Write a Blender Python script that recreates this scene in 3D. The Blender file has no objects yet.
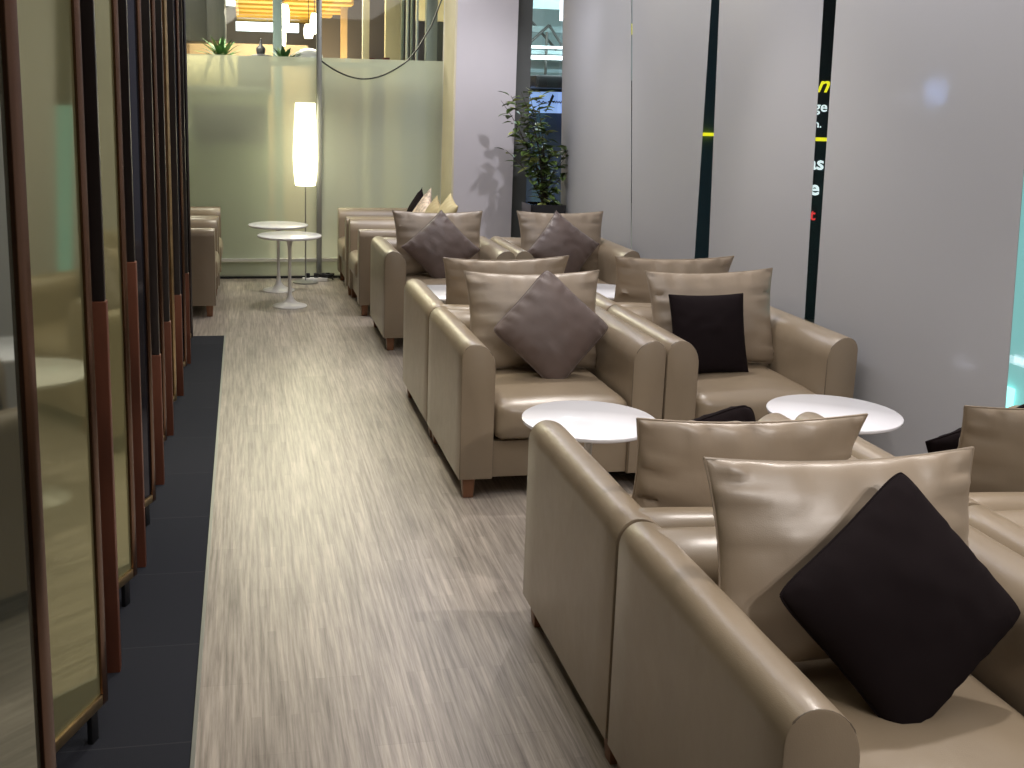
import bpy, bmesh, math, random
from mathutils import Vector, Matrix, noise
PI = math.pi
sc = bpy.context.scene
COL = sc.collection

# ------------------------------------------------------------------ materials
def new_mat(name):
    m = bpy.data.materials.new(name); m.use_nodes = True
    nt = m.node_tree
    return m, nt, nt.nodes['Principled BSDF'], nt.nodes['Material Output']

def simple(name, col, rough=.5, metal=0., spec=.5, coat=0., bump=0., bscale=200., var=0., vscale=6., sheen=0., stretch=(1, 1, 1)):
    m, nt, b, out = new_mat(name)
    N, L = nt.nodes, nt.links
    b.inputs['Base Color'].default_value = (*col, 1)
    b.inputs['Roughness'].default_value = rough
    b.inputs['Metallic'].default_value = metal
    b.inputs['Specular IOR Level'].default_value = spec
    b.inputs['Coat Weight'].default_value = coat
    b.inputs['Sheen Weight'].default_value = sheen
    tc = N.new('ShaderNodeTexCoord')
    mp = N.new('ShaderNodeMapping'); mp.inputs['Scale'].default_value = stretch
    L.new(tc.outputs['Object'], mp.inputs[0])
    if bump:
        t = N.new('ShaderNodeTexNoise'); t.inputs['Scale'].default_value = bscale; t.inputs['Detail'].default_value = 4
        bp = N.new('ShaderNodeBump'); bp.inputs['Strength'].default_value = bump; bp.inputs['Distance'].default_value = .002
        L.new(mp.outputs[0], t.inputs['Vector']); L.new(t.outputs['Fac'], bp.inputs['Height']); L.new(bp.outputs[0], b.inputs['Normal'])
    if var:
        t = N.new('ShaderNodeTexNoise'); t.inputs['Scale'].default_value = vscale; t.inputs['Detail'].default_value = 3
        r = N.new('ShaderNodeValToRGB')
        r.color_ramp.elements[0].position = .3; r.color_ramp.elements[1].position = .7
        r.color_ramp.elements[0].color = (*[c*(1-var) for c in col], 1)
        r.color_ramp.elements[1].color = (*[min(1, c*(1+var)) for c in col], 1)
        L.new(mp.outputs[0], t.inputs['Vector']); L.new(t.outputs['Fac'], r.inputs[0]); L.new(r.outputs[0], b.inputs['Base Color'])
    return m

def emis(name, col, s):
    m, nt, b, out = new_mat(name)
    b.inputs['Base Color'].default_value = (*[min(.8, c) for c in col], 1)
    b.inputs['Emission Color'].default_value = (*col, 1)
    b.inputs['Emission Strength'].default_value = s
    return m

def leather(name, col, rough=.36, puff=0.):
    m, nt, b, out = new_mat(name)
    N, L = nt.nodes, nt.links
    tc = N.new('ShaderNodeTexCoord')
    n1 = N.new('ShaderNodeTexNoise'); n1.inputs['Scale'].default_value = 5; n1.inputs['Detail'].default_value = 3
    v = N.new('ShaderNodeTexVoronoi'); v.inputs['Scale'].default_value = 420
    n2 = N.new('ShaderNodeTexNoise'); n2.inputs['Scale'].default_value = 14; n2.inputs['Detail'].default_value = 2
    for q in (n1, v, n2): L.new(tc.outputs['Object'], q.inputs['Vector'])
    r = N.new('ShaderNodeValToRGB')
    r.color_ramp.elements[0].position = .25; r.color_ramp.elements[1].position = .75
    r.color_ramp.elements[0].color = (*[c*.93 for c in col], 1); r.color_ramp.elements[1].color = (*[c*1.06 for c in col], 1)
    L.new(n1.outputs['Fac'], r.inputs[0]); L.new(r.outputs[0], b.inputs['Base Color'])
    rr = N.new('ShaderNodeMapRange'); rr.inputs['To Min'].default_value = rough-.05; rr.inputs['To Max'].default_value = rough+.09
    L.new(n2.outputs['Fac'], rr.inputs[0]); L.new(rr.outputs[0], b.inputs['Roughness'])
    b1 = N.new('ShaderNodeBump'); b1.inputs['Strength'].default_value = .25; b1.inputs['Distance'].default_value = .0006
    b2 = N.new('ShaderNodeBump'); b2.inputs['Strength'].default_value = .35; b2.inputs['Distance'].default_value = .004
    L.new(v.outputs['Distance'], b1.inputs['Height']); L.new(n2.outputs['Fac'], b2.inputs['Height'])
    L.new(b2.outputs[0], b1.inputs['Normal']); L.new(b1.outputs[0], b.inputs['Normal'])
    b.inputs['Specular IOR Level'].default_value = .7; b.inputs['Coat Weight'].default_value = .22; b.inputs['Coat Roughness'].default_value = .28
    return m

M = {}
M['leather'] = leather('beige_leather', (.275, .215, .147), .33)
M['leather_cushion'] = leather('cushion_leather', (.315, .25, .182), .40)
M['brown_leather'] = leather('brown_cushion', (.20, .155, .105), .5)
M['mauve'] = simple('mauve_satin', (.125, .088, .076), .42, sheen=.2, bump=.4, bscale=900, var=.12, vscale=9)
M['dark_fabric'] = simple('dark_fabric', (.0125, .0085, .0095), .9, spec=.1, sheen=0., bump=.7, bscale=1100)
M['cream_fabric'] = simple('cream_fabric', (.55, .44, .34), .6, var=.45, vscale=30)
M['olive_fabric'] = simple('olive_tan_fabric', (.34, .27, .14), .6, var=.1)
M['yellow_fabric'] = simple('yellow_tan_fabric', (.45, .37, .2), .5, var=.1)
M['seam'] = simple('leather_seam', (.13, .10, .072), .5)
M['leg'] = simple('chair_leg_wood', (.24, .105, .05), .4, var=.3, vscale=20, stretch=(1, 1, .2))
M['white'] = simple('white_laminate', (.80, .80, .84), .22, coat=.3)
M['white_metal'] = simple('white_metal', (.72, .71, .68), .3)
M['black'] = simple('black_paint', (.012, .012, .014), .4)
M['black_gloss'] = simple('black_gloss', (.01, .01, .012), .12, coat=.5)
M['soil'] = simple('soil', (.03, .02, .012), .9, bump=1, bscale=80)
M['steel'] = simple('grey_steel', (.33, .34, .32), .35, metal=.7)
M['alu'] = simple('aluminium', (.75, .76, .72), .28, metal=.8)
M['bronze'] = simple('bronze_frame', (.17, .09, .055), .27, metal=.85, var=.35, vscale=18, stretch=(1, 1, .1))
M['gold'] = simple('gold_frame', (.46, .33, .17), .28, metal=.9, var=.2, vscale=20)
M['copper'] = simple('copper_board', (.17, .056, .03), .5, metal=.25, var=.35, vscale=9, stretch=(1, 1, .25))
M['darkpost'] = simple('dark_post', (.016, .010, .010), .35, var=.3, vscale=7)
M['pillar'] = simple('pillar_paint', (.56, .53, .54), .6, var=.03, vscale=2, bump=.1, bscale=60)
M['cream_paint'] = simple('cream_paint', (.62, .56, .40), .6, var=.04)
M['dark_strip'] = simple('dark_window_frame', (.11, .115, .108), .4)
M['wall_grey'] = simple('grey_wall_paint', (.30, .27, .25), .7, var=.05)
M['ceiling'] = simple('ceiling_paint', (.55, .53, .50), .8, var=.03)
M['leaf'] = simple('leaf', (.075, .12, .028), .4, var=.5, vscale=12)
M['leaf_pale'] = simple('pale_leaf', (.34, .38, .12), .4, var=.2, vscale=12)
M['agave'] = simple('agave_leaf', (.05, .13, .035), .45, var=.4, vscale=9)
M['stem'] = simple('branch', (.05, .035, .022), .7)
M['wood_slat'] = simple('slat_wood', (.58, .34, .055), .5, var=.25, vscale=5, stretch=(.3, 1, 1))
M['beige_wood'] = simple('beige_wood', (.60, .42, .24), .5, var=.12, vscale=4)
M['cream_box'] = simple('cream_box', (.72, .60, .33), .5, var=.03)
M['dark_box'] = simple('dark_box', (.03, .03, .035), .5)
M['cordblack'] = simple('black_rubber', (.012, .012, .012), .5)
M['pipe'] = simple('green_grey_pipe', (.25, .29, .25), .35, metal=.3)
M['pipe_pale'] = simple('pale_pipe', (.62, .66, .62), .35, metal=.2)
M['brown'] = simple('brown_panel', (.12, .055, .035), .5)
M['maroon'] = simple('maroon_pot', (.12, .02, .012), .4)
M['night'] = simple('concourse_wall', (.035, .06, .08), .6, var=.2, vscale=1)
M['truss'] = simple('pale_truss', (.45, .60, .62), .5)
M['lampshade'] = emis('lit_paper_shade', (1.0, .93, .62), 5.0)
M['pendant'] = emis('lit_pendant_shade', (1.0, .90, .66), 6.5)
M['tube'] = emis('lit_white_tube', (.80, .93, 1.0), 3.2)
M['cyan'] = emis('lit_cyan_panel', (.22, .47, .47), .9)
M['cyanspot'] = emis('lit_cyan_lamp', (.35, .95, .90), 1.6)
M['yellowlit'] = emis('lit_yellow_sign', (.85, .80, .02), 1.0)
M['whitelit'] = emis('lit_white_letter', (.78, .92, .95), 1.0)
M['redlit'] = emis('lit_red_letter', (.75, .04, .04), .9)
M['bluelit'] = emis('lit_blue_sign', (.27, .42, .85), .75)
M['blue_glow'] = emis('added_blue_glow', (.38, .58, 1.0), 26.)
M['pale_glow'] = emis('added_pale_glow', (.85, .88, 1.0), 9.)
M['board'] = simple('black_sign_board', (.022, .018, .022), .35)

# floor: pale grey laminate with fine streaks along the aisle
m, nt, b, out = new_mat('laminate_planks'); N, L = nt.nodes, nt.links
tc = N.new('ShaderNodeTexCoord'); sep = N.new('ShaderNodeSeparateXYZ'); cmb = N.new('ShaderNodeCombineXYZ')
L.new(tc.outputs['Object'], sep.inputs[0]); L.new(sep.outputs['Y'], cmb.inputs['X']); L.new(sep.outputs['X'], cmb.inputs['Y'])
def brick(w, h, c1, c2, mortar):
    t = N.new('ShaderNodeTexBrick'); t.inputs['Scale'].default_value = 1
    t.inputs['Brick Width'].default_value = w; t.inputs['Row Height'].default_value = h
    t.inputs['Mortar Size'].default_value = mortar; t.inputs['Mortar Smooth'].default_value = .1
    t.inputs['Color1'].default_value = (c1, c1, c1, 1); t.inputs['Color2'].default_value = (c2, c2, c2, 1); t.inputs['Mortar'].default_value = (.82, .82, .82, 1)
    t.offset = .37; t.offset_frequency = 2
    L.new(cmb.outputs[0], t.inputs['Vector']); return t
bk = brick(.92, .152, .88, 1.06, .0009); bk2 = brick(.46, .0253, .86, 1.08, 0)
mp = N.new('ShaderNodeMapping'); mp.inputs['Scale'].default_value = (1.0, 26, 1)
L.new(cmb.outputs[0], mp.inputs[0])
ns = N.new('ShaderNodeTexNoise'); ns.inputs['Scale'].default_value = 3.2; ns.inputs['Detail'].default_value = 6; ns.inputs['Roughness'].default_value = .65
L.new(mp.outputs[0], ns.inputs['Vector'])
rp = N.new('ShaderNodeValToRGB')
rp.color_ramp.elements[0].position = .30; rp.color_ramp.elements[1].position = .66
rp.color_ramp.elements[0].color = (.185, .158, .135, 1); rp.color_ramp.elements[1].color = (.47, .415, .36, 1)
L.new(ns.outputs['Fac'], rp.inputs[0])
def mul(a, c):
    x = N.new('ShaderNodeMix'); x.data_type = 'RGBA'; x.blend_type = 'MULTIPLY'; x.inputs[0].default_value = 1
    L.new(a, x.inputs[6]); L.new(c, x.inputs[7]); return x.outputs[2]
L.new(mul(mul(rp.outputs[0], bk.outputs['Color']), bk2.outputs['Color']), b.inputs['Base Color'])
b.inputs['Roughness'].default_value = .34; b.inputs['Specular IOR Level'].default_value = .5
bp = N.new('ShaderNodeBump'); bp.inputs['Strength'].default_value = .08; bp.inputs['Distance'].default_value = .002
L.new(ns.outputs['Fac'], bp.inputs['Height']); L.new(bp.outputs[0], b.inputs['Normal'])
M['floor'] = m

# mat of dark carpet tiles
m, nt, b, out = new_mat('dark_mat'); N, L = nt.nodes, nt.links
tc = N.new('ShaderNodeTexCoord')
t = N.new('ShaderNodeTexBrick'); t.inputs['Scale'].default_value = 1; t.inputs['Brick Width'].default_value = .5; t.inputs['Row Height'].default_value = .5; t.offset = 0
t.inputs['Mortar Size'].default_value = .002
t.inputs['Color1'].default_value = (.024, .026, .034, 1); t.inputs['Color2'].default_value = (.028, .030, .038, 1); t.inputs['Mortar'].default_value = (.045, .047, .055, 1)
L.new(tc.outputs['Object'], t.inputs['Vector']); L.new(t.outputs['Color'], b.inputs['Base Color'])
b.inputs['Roughness'].default_value = .95; b.inputs['Specular IOR Level'].default_value = .12
n = N.new('ShaderNodeTexNoise'); n.inputs['Scale'].default_value = 500; bp = N.new('ShaderNodeBump'); bp.inputs['Strength'].default_value = .5; bp.inputs['Distance'].default_value = .002
L.new(tc.outputs['Object'], n.inputs['Vector']); L.new(n.outputs['Fac'], bp.inputs['Height']); L.new(bp.outputs[0], b.inputs['Normal'])
M['mat'] = m

# woven roller blind
m, nt, b, out = new_mat('blind_fabric'); N, L = nt.nodes, nt.links
tc = N.new('ShaderNodeTexCoord'); n = N.new('ShaderNodeTexNoise'); n.inputs['Scale'].default_value = 260; n.inputs['Detail'].default_value = 2
L.new(tc.outputs['Object'], n.inputs['Vector'])
bp = N.new('ShaderNodeBump'); bp.inputs['Strength'].default_value = .35; bp.inputs['Distance'].default_value = .001
L.new(n.outputs['Fac'], bp.inputs['Height']); L.new(bp.outputs[0], b.inputs['Normal'])
b.inputs['Base Color'].default_value = (.445, .445, .46, 1); b.inputs['Roughness'].default_value = .42; b.inputs['Specular IOR Level'].default_value = .45
tr = N.new('ShaderNodeBsdfTranslucent'); tr.inputs['Color'].default_value = (.6, .6, .62, 1)
mx = N.new('ShaderNodeMixShader'); mx.inputs[0].default_value = .12
L.new(b.outputs[0], mx.inputs[1]); L.new(tr.outputs[0], mx.inputs[2]); L.new(mx.outputs[0], out.inputs[0])
M['blind'] = m

def glassmat(name, tint, gloss, grough=.02, gcol=(1, 1, 1)):
    m, nt, b, out = new_mat(name); N, L = nt.nodes, nt.links
    t = N.new('ShaderNodeBsdfTransparent'); t.inputs[0].default_value = (*tint, 1)
    g = N.new('ShaderNodeBsdfGlossy'); g.inputs['Roughness'].default_value = grough; g.inputs[0].default_value = (*gcol, 1)
    x = N.new('ShaderNodeMixShader'); x.inputs[0].default_value = gloss
    L.new(t.outputs[0], x.inputs[1]); L.new(g.outputs[0], x.inputs[2]); L.new(x.outputs[0], out.inputs[0])
    return m
M['clear'] = glassmat('clear_glass', (.95, .97, .95), .035)
# frosted film
m, nt, b, out = new_mat('frosted_glass'); N, L = nt.nodes, nt.links
b.inputs['Base Color'].default_value = (.47, .49, .42, 1); b.inputs['Roughness'].default_value = .35
tl = N.new('ShaderNodeBsdfTranslucent'); tl.inputs[0].default_value = (.66, .70, .60, 1)
m0 = N.new('ShaderNodeMixShader'); m0.inputs[0].default_value = .4; L.new(b.outputs[0], m0.inputs[1]); L.new(tl.outputs[0], m0.inputs[2])
rf = N.new('ShaderNodeBsdfRefraction'); rf.inputs['Roughness'].default_value = .40; rf.inputs['IOR'].default_value = 1.15; rf.inputs[0].default_value = (.92, .97, .86, 1)
x = N.new('ShaderNodeMixShader'); x.inputs[0].default_value = .30
L.new(m0.outputs[0], x.inputs[1]); L.new(rf.outputs[0], x.inputs[2]); L.new(x.outputs[0], out.inputs[0])
M['frosted'] = m
def coated(name, dif, gcol, fac, rough):
    m, nt, b, out = new_mat(name); N, L = nt.nodes, nt.links
    d = N.new('ShaderNodeBsdfDiffuse'); d.inputs[0].default_value = (*dif, 1)
    g = N.new('ShaderNodeBsdfGlossy'); g.inputs[0].default_value = (*gcol, 1); g.inputs['Roughness'].default_value = rough
    x = N.new('ShaderNodeMixShader'); x.inputs[0].default_value = fac
    L.new(d.outputs[0], x.inputs[1]); L.new(g.outputs[0], x.inputs[2]); L.new(x.outputs[0], out.inputs[0])
    return m
M['khaki_glass'] = coated('khaki_glass', (.30, .285, .15), (.66, .66, .44), .45, .05)
M['grey_glass'] = coated('grey_glass', (.17, .175, .14), (.6, .62, .52), .5, .04)
M['dark_reflection_glass'] = coated('dark_reflection_glass', (.016, .017, .024), (.30, .30, .36), .25, .1)  # dark reflection painted into the pane colour
M['brown_reflection_glass'] = coated('brown_reflection_glass', (.05, .028, .02), (.5, .36, .28), .3, .08)  # brown reflection painted into the pane colour

# ------------------------------------------------------------------ mesh helpers
def link(name, bm, mat, parent=None, smooth=None, loc=None):
    me = bpy.data.meshes.new(name); bm.normal_update(); bm.to_mesh(me); bm.free()
    if mat is not None:
        for q in (mat if isinstance(mat, (list, tuple)) else [mat]): me.materials.append(q)
    if smooth is not None:
        for p in me.polygons: p.use_smooth = True
        me.set_sharp_from_angle(angle=math.radians(smooth))
    o = bpy.data.objects.new(name, me); COL.objects.link(o)
    if parent: o.parent = parent
    if loc: o.location = loc
    return o
def empty(name, loc=(0, 0, 0), rz=0.):
    o = bpy.data.objects.new(name, None); COL.objects.link(o); o.location = loc; o.rotation_euler = (0, 0, rz); o.empty_display_size = .1
    return o
def tag(o, label, cat, group=None):
    o['label'] = label; o['category'] = cat
    if group: o['group'] = group
    return o
def struct(o): o['kind'] = 'structure'; return o
def box(bm, x0, x1, y0, y1, z0, z1, bev=0., seg=2, taper=None):
    r = bmesh.ops.create_cube(bm, size=1)
    vs = r['verts']
    for v in vs:
        v.co = Vector(((x0+x1)/2+v.co.x*(x1-x0), (y0+y1)/2+v.co.y*(y1-y0), (z0+z1)/2+v.co.z*(z1-z0)))
    if bev:
        es = list({e for v in vs for e in v.link_edges})
        bmesh.ops.bevel(bm, geom=es, offset=bev, segments=seg, profile=.5, affect='EDGES')
    return bm
def mkbox(name, x0, x1, y0, y1, z0, z1, mat, parent=None, bev=0., seg=2):
    bm = bmesh.new(); box(bm, x0, x1, y0, y1, z0, z1, bev, seg)
    return link(name, bm, mat, parent, 40 if bev else None)
def tube(bm, pts, r, n=8, cap=True):
    pts = [Vector(p) for p in pts]; rings = []
    rr = r if isinstance(r, (list, tuple)) else [r]*len(pts)
    T0 = (pts[1]-pts[0]).normalized(); up = Vector((0, 0, 1)) if abs(T0.z) < .9 else Vector((1, 0, 0))
    for i, p in enumerate(pts):
        T = (pts[min(i+1, len(pts)-1)]-pts[max(i-1, 0)]).normalized()
        A = (up - T*up.dot(T)).normalized(); B = T.cross(A); up = A
        rings.append([bm.verts.new(p+(A*math.cos(k*2*PI/n)+B*math.sin(k*2*PI/n))*rr[i]) for k in range(n)])
    for a, c in zip(rings, rings[1:]):
        for k in range(n): bm.faces.new((a[k], a[(k+1) % n], c[(k+1) % n], c[k]))
    if cap: bm.faces.new(rings[0][::-1]); bm.faces.new(rings[-1])
    return bm
def lathe(bm, prof, n=48, cx=0, cy=0):
    rings = []
    for r, z in prof:
        if r < 1e-5: rings.append([bm.verts.new((cx, cy, z))]); continue
        rings.append([bm.verts.new((cx+r*math.cos(k*2*PI/n), cy+r*math.sin(k*2*PI/n), z)) for k in range(n)])
    for a, c in zip(rings, rings[1:]):
        for k in range(n):
            k2 = (k+1) % n
            if len(a) == 1 and len(c) == 1: continue
            if len(a) == 1: bm.faces.new((a[0], c[k2], c[k]))
            elif len(c) == 1: bm.faces.new((a[k], a[k2], c[0]))
            else: bm.faces.new((a[k], a[k2], c[k2], c[k]))
    return bm
def copy_tree(o, parent=None):
    c = o.copy(); COL.objects.link(c); c.parent = parent
    for ch in list(o.children): copy_tree(ch, c)
    return c

# ------------------------------------------------------------------ camera (fitted to the photograph)
cd = bpy.data.cameras.new('camera'); cam = bpy.data.objects.new('camera', cd); COL.objects.link(cam)
F = Vector((0.17961979, 0.96458357, -0.1931716)); R = Vector((0.98365147, -0.17868345, 0.02240575)); U = Vector((0.01290435, 0.19403804, 0.98090913))
mw = Matrix(((R.x, U.x, -F.x, 0), (R.y, U.y, -F.y, 0), (R.z, U.z, -F.z, 1.58046), (0, 0, 0, 1)))
cam.matrix_world = mw
cd.sensor_width = 36; cd.lens = 1080.226*36/1024; cd.shift_x = 68.656/1024; cd.shift_y = -70.109/1024
cd.clip_start = .05; cd.clip_end = 100
sc.camera = cam

# ------------------------------------------------------------------ room shell
WX = 2.62      # plane of the blinds
struct(mkbox('floor', -.14, 6.5, -1.6, 20, -.05, 0, M['floor']))
fb = struct(mkbox('floor_left', -2.2, -.14, 7.24, 20, -.05, 0, M['floor']))
struct(mkbox('floor_mat', -2.2, -.14, -1.6, 7.24, -.05, .002, M['mat']))
struct(mkbox('trim_1', -.146, -.136, -1.6, 7.24, -.002, .006, M['steel']))
struct(mkbox('ceiling', -2.2, 2.85, -1.6, 9.66, 3.0, 3.08, M['ceiling']))
struct(mkbox('wall_left', -2.3, -2.2, -1.6, 20, 0, 3.4, M['wall_grey']))
struct(mkbox('wall_rear', -2.2, 2.8, -1.7, -1.6, 0, 3.0, M['wall_grey']))
# glazed back wall
BY = 9.62
wb = empty('wall_back', (0.65, BY, 0)); struct(wb)
def wpart(name, x0, x1, y0, y1, z0, z1, mat, bev=0): 
    return mkbox(name, x0-.65, x1-.65, y0-BY, y1-BY, z0, z1, mat, wb, bev)
for x0, x1 in ((-2.2, .625), (.67, 1.74)):
    bm = bmesh.new(); bm.faces.new([bm.verts.new(c) for c in ((x0-.65, -.001, .18), (x1-.65, -.001, .18), (x1-.65, -.001, 1.925), (x0-.65, -.001, 1.925))])
    link('frosted_film', bm, M['frosted'], wb)
    wpart('glass_pane', x0, x1, BY, BY+.010, .18, 3.0, M['clear'])
    wpart('kick_panel', x0, x1, BY-.01, BY+.03, .02, .15, M['frosted'])
    wpart('bottom_rail', x0, x1, BY-.035, BY+.03, .15, .18, M['alu'], .004)
    wpart('floor_channel', x0, x1, BY-.02, BY+.03, 0, .02, M['black'])
wpart('mullion', .625, .67, BY-.04, BY+.04, 0, 3.0, M['steel'], .004)
# pillar and window corner
struct(mkbox('pillar_front', 1.757, 2.275, 9.1, 9.75, 0, 3.0, M['pillar']))
struct(mkbox('trim_2', 1.741, 1.757, 9.103, 9.6, 0, 3.0, M['cream_paint']))
struct(mkbox('trim_3', 2.275, 2.425, 9.2, 9.32, 0, 3.0, M['dark_strip']))
w1 = empty('window_1', (2.7, 9.28, 0)); struct(w1)
mkbox('window_glass', -.275, .0, 0, .01, 0, 3.0, M['clear'], w1)
mkbox('window_sill', -.275, .0, -.03, .05, 0, .06, M['dark_strip'], w1)
w2 = empty('window_2', (2.74, 4, 0)); struct(w2)
mkbox('window_glass', 0, .012, -5.6, 5.28, .06, 2.9, M['clear'], w2)
mkbox('window_sill', -.03, .04, -5.6, 5.28, 0, .06, M['dark_strip'], w2)
mkbox('window_head', -.03, .04, -5.6, 5.28, 2.9, 3.0, M['dark_strip'], w2)
for y in (-4.2, -1.5, 1.95, 3.16): mkbox('window_mullion', -.01, .035, y-.02, y+.02, .06, 2.9, M['dark_strip'], w2)

# ------------------------------------------------------------------ blinds
def blind(ya0, ya1, yb0, yb1, label, bow=.012, seed=0):
    """bottom edge runs ya0..ya1, top edge yb0..yb1 (a panel that hangs a little off plumb)"""
    zb, zt = .04, 2.93
    cy = (ya0+ya1)/2
    o = empty('window_blind', (WX, cy, zb))
    bm = bmesh.new(); nu, nv = 30, 8; rows = []
    for side in (0, 1):
        g = []
        for j in range(nv+1):
            t = j/nv; y0 = ya0+(yb0-ya0)*t; y1 = ya1+(yb1-ya1)*t
            g.append([bm.verts.new(((-bow*math.sin(PI*i/nu)**1.0 + bow*.45*math.sin(2*PI*i/nu+seed)*(.5+.5*t))+side*.002, y0+(y1-y0)*i/nu-cy, (zt-zb)*t)) for i in range(nu+1)])
        for j in range(nv):
            for i in range(nu):
                q = (g[j][i], g[j][i+1], g[j+1][i+1], g[j+1][i]); bm.faces.new(q[::-1] if side == 0 else q)
        rows.append(g)
    a, c = rows
    for j in range(nv):
        for i in (0, nu):
            bm.faces.new((a[j][i], a[j+1][i], c[j+1][i], c[j][i]))
    for i in range(nu):
        for j in (0, nv): bm.faces.new((a[j][i], a[j][i+1], c[j][i+1], c[j][i]))
    bmesh.ops.recalc_face_normals(bm, faces=bm.faces)
    link('blind_fabric', bm, M['blind'], o, 50)
    mkbox('bottom_bar', -.008, .01, ya0+.01-cy, ya1-.01-cy, -.012, .012, M['alu'], o, .003)
    tag(o, label, 'blind', 'tall grey blinds along the window side')
    return o
TT = 1.25
blind(6.975, 8.72, 7.43, 9.05, 'tall pale grey window blind nearest the pillar, behind the leafy plant', .035, .4)
blind(5.985, 6.96, 6.01, 7.415, 'tall grey window blind, second from the pillar, between thin seam and dark gap', .018, 1.2)
blind(4.635, 5.745, 4.80, 5.94, 'tall grey window blind between the two dark gaps, ending beside the lettering', .018, 2.2)
blind(3.21, 4.545, 3.41, 4.665, 'widest grey window blind, right of the lettering, with a blue glow on it', .012, .2)
blind(1.85, 3.12, 1.95, 3.29, 'grey window blind at the right edge of the photo past the cyan gap', .012, .9)

# ------------------------------------------------------------------ armchair
CW, CD_, CH, AT = .848, .796, .645, .138
def arm_profile(side):
    """(x,z) outline, outer side at x=0, thickness AT; side=+1 mirrored"""
    P = [(0, .085), (0, .585)]
    for k in range(1, 9):
        a = PI - k/8*PI/2
        P.append((.052+.052*math.cos(a), .585+.060*math.sin(a)))
    for k in range(1, 11):
        a = PI/2 - k/10*PI/2
        P.append((.052+(AT-.052)*math.sin(PI/2-a), .545+.10*math.sin(a)))
    P.append((AT, .085))
    return P
def extrude_profile(P, length, bev, axis='y'):
    bm = bmesh.new(); cx = sum(p[0] for p in P)/len(P); cz = sum(p[1] for p in P)/len(P)
    def inset(d):
        n = len(P); out = []
        for i in range(n):
            a = Vector(P[i-1]); b_ = Vector(P[i]); c = Vector(P[(i+1) % n])
            e1 = (b_-a).normalized(); e2 = (c-b_).normalized()
            n1 = Vector((e1.y, -e1.x)); n2 = Vector((e2.y, -e2.x))
            nn = (n1+n2); nn = nn.normalized() if nn.length > 1e-6 else n1
            k = 1/max(.5, nn.dot(n1))
            out.append(b_+nn*d*k)
        return out
    secs = [(0, bev), (bev*.3, bev*.3), (bev, 0)] 
    steps = [(y, d) for y, d in secs]
    k = 8
    for i in range(1, k): steps.append((bev+(length-2*bev)*i/k, 0))
    steps += [(length-y, d) for y, d in reversed(secs)]
    rings = []
    for y, d in steps:
        pts = inset(d)
        rings.append([bm.verts.new((p[0], y, p[1])) if axis == 'y' else bm.verts.new((y, p[0], p[1])) for p in pts])
    n = len(P)
    for a, c in zip(rings, rings[1:]):
        for i in range(n): bm.faces.new((a[i], a[(i+1) % n], c[(i+1) % n], c[i]))
    bm.faces.new(rings[0]); bm.faces.new(rings[-1][::-1])
    bmesh.ops.recalc_face_normals(bm, faces=bm.faces)
    return bm
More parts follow.
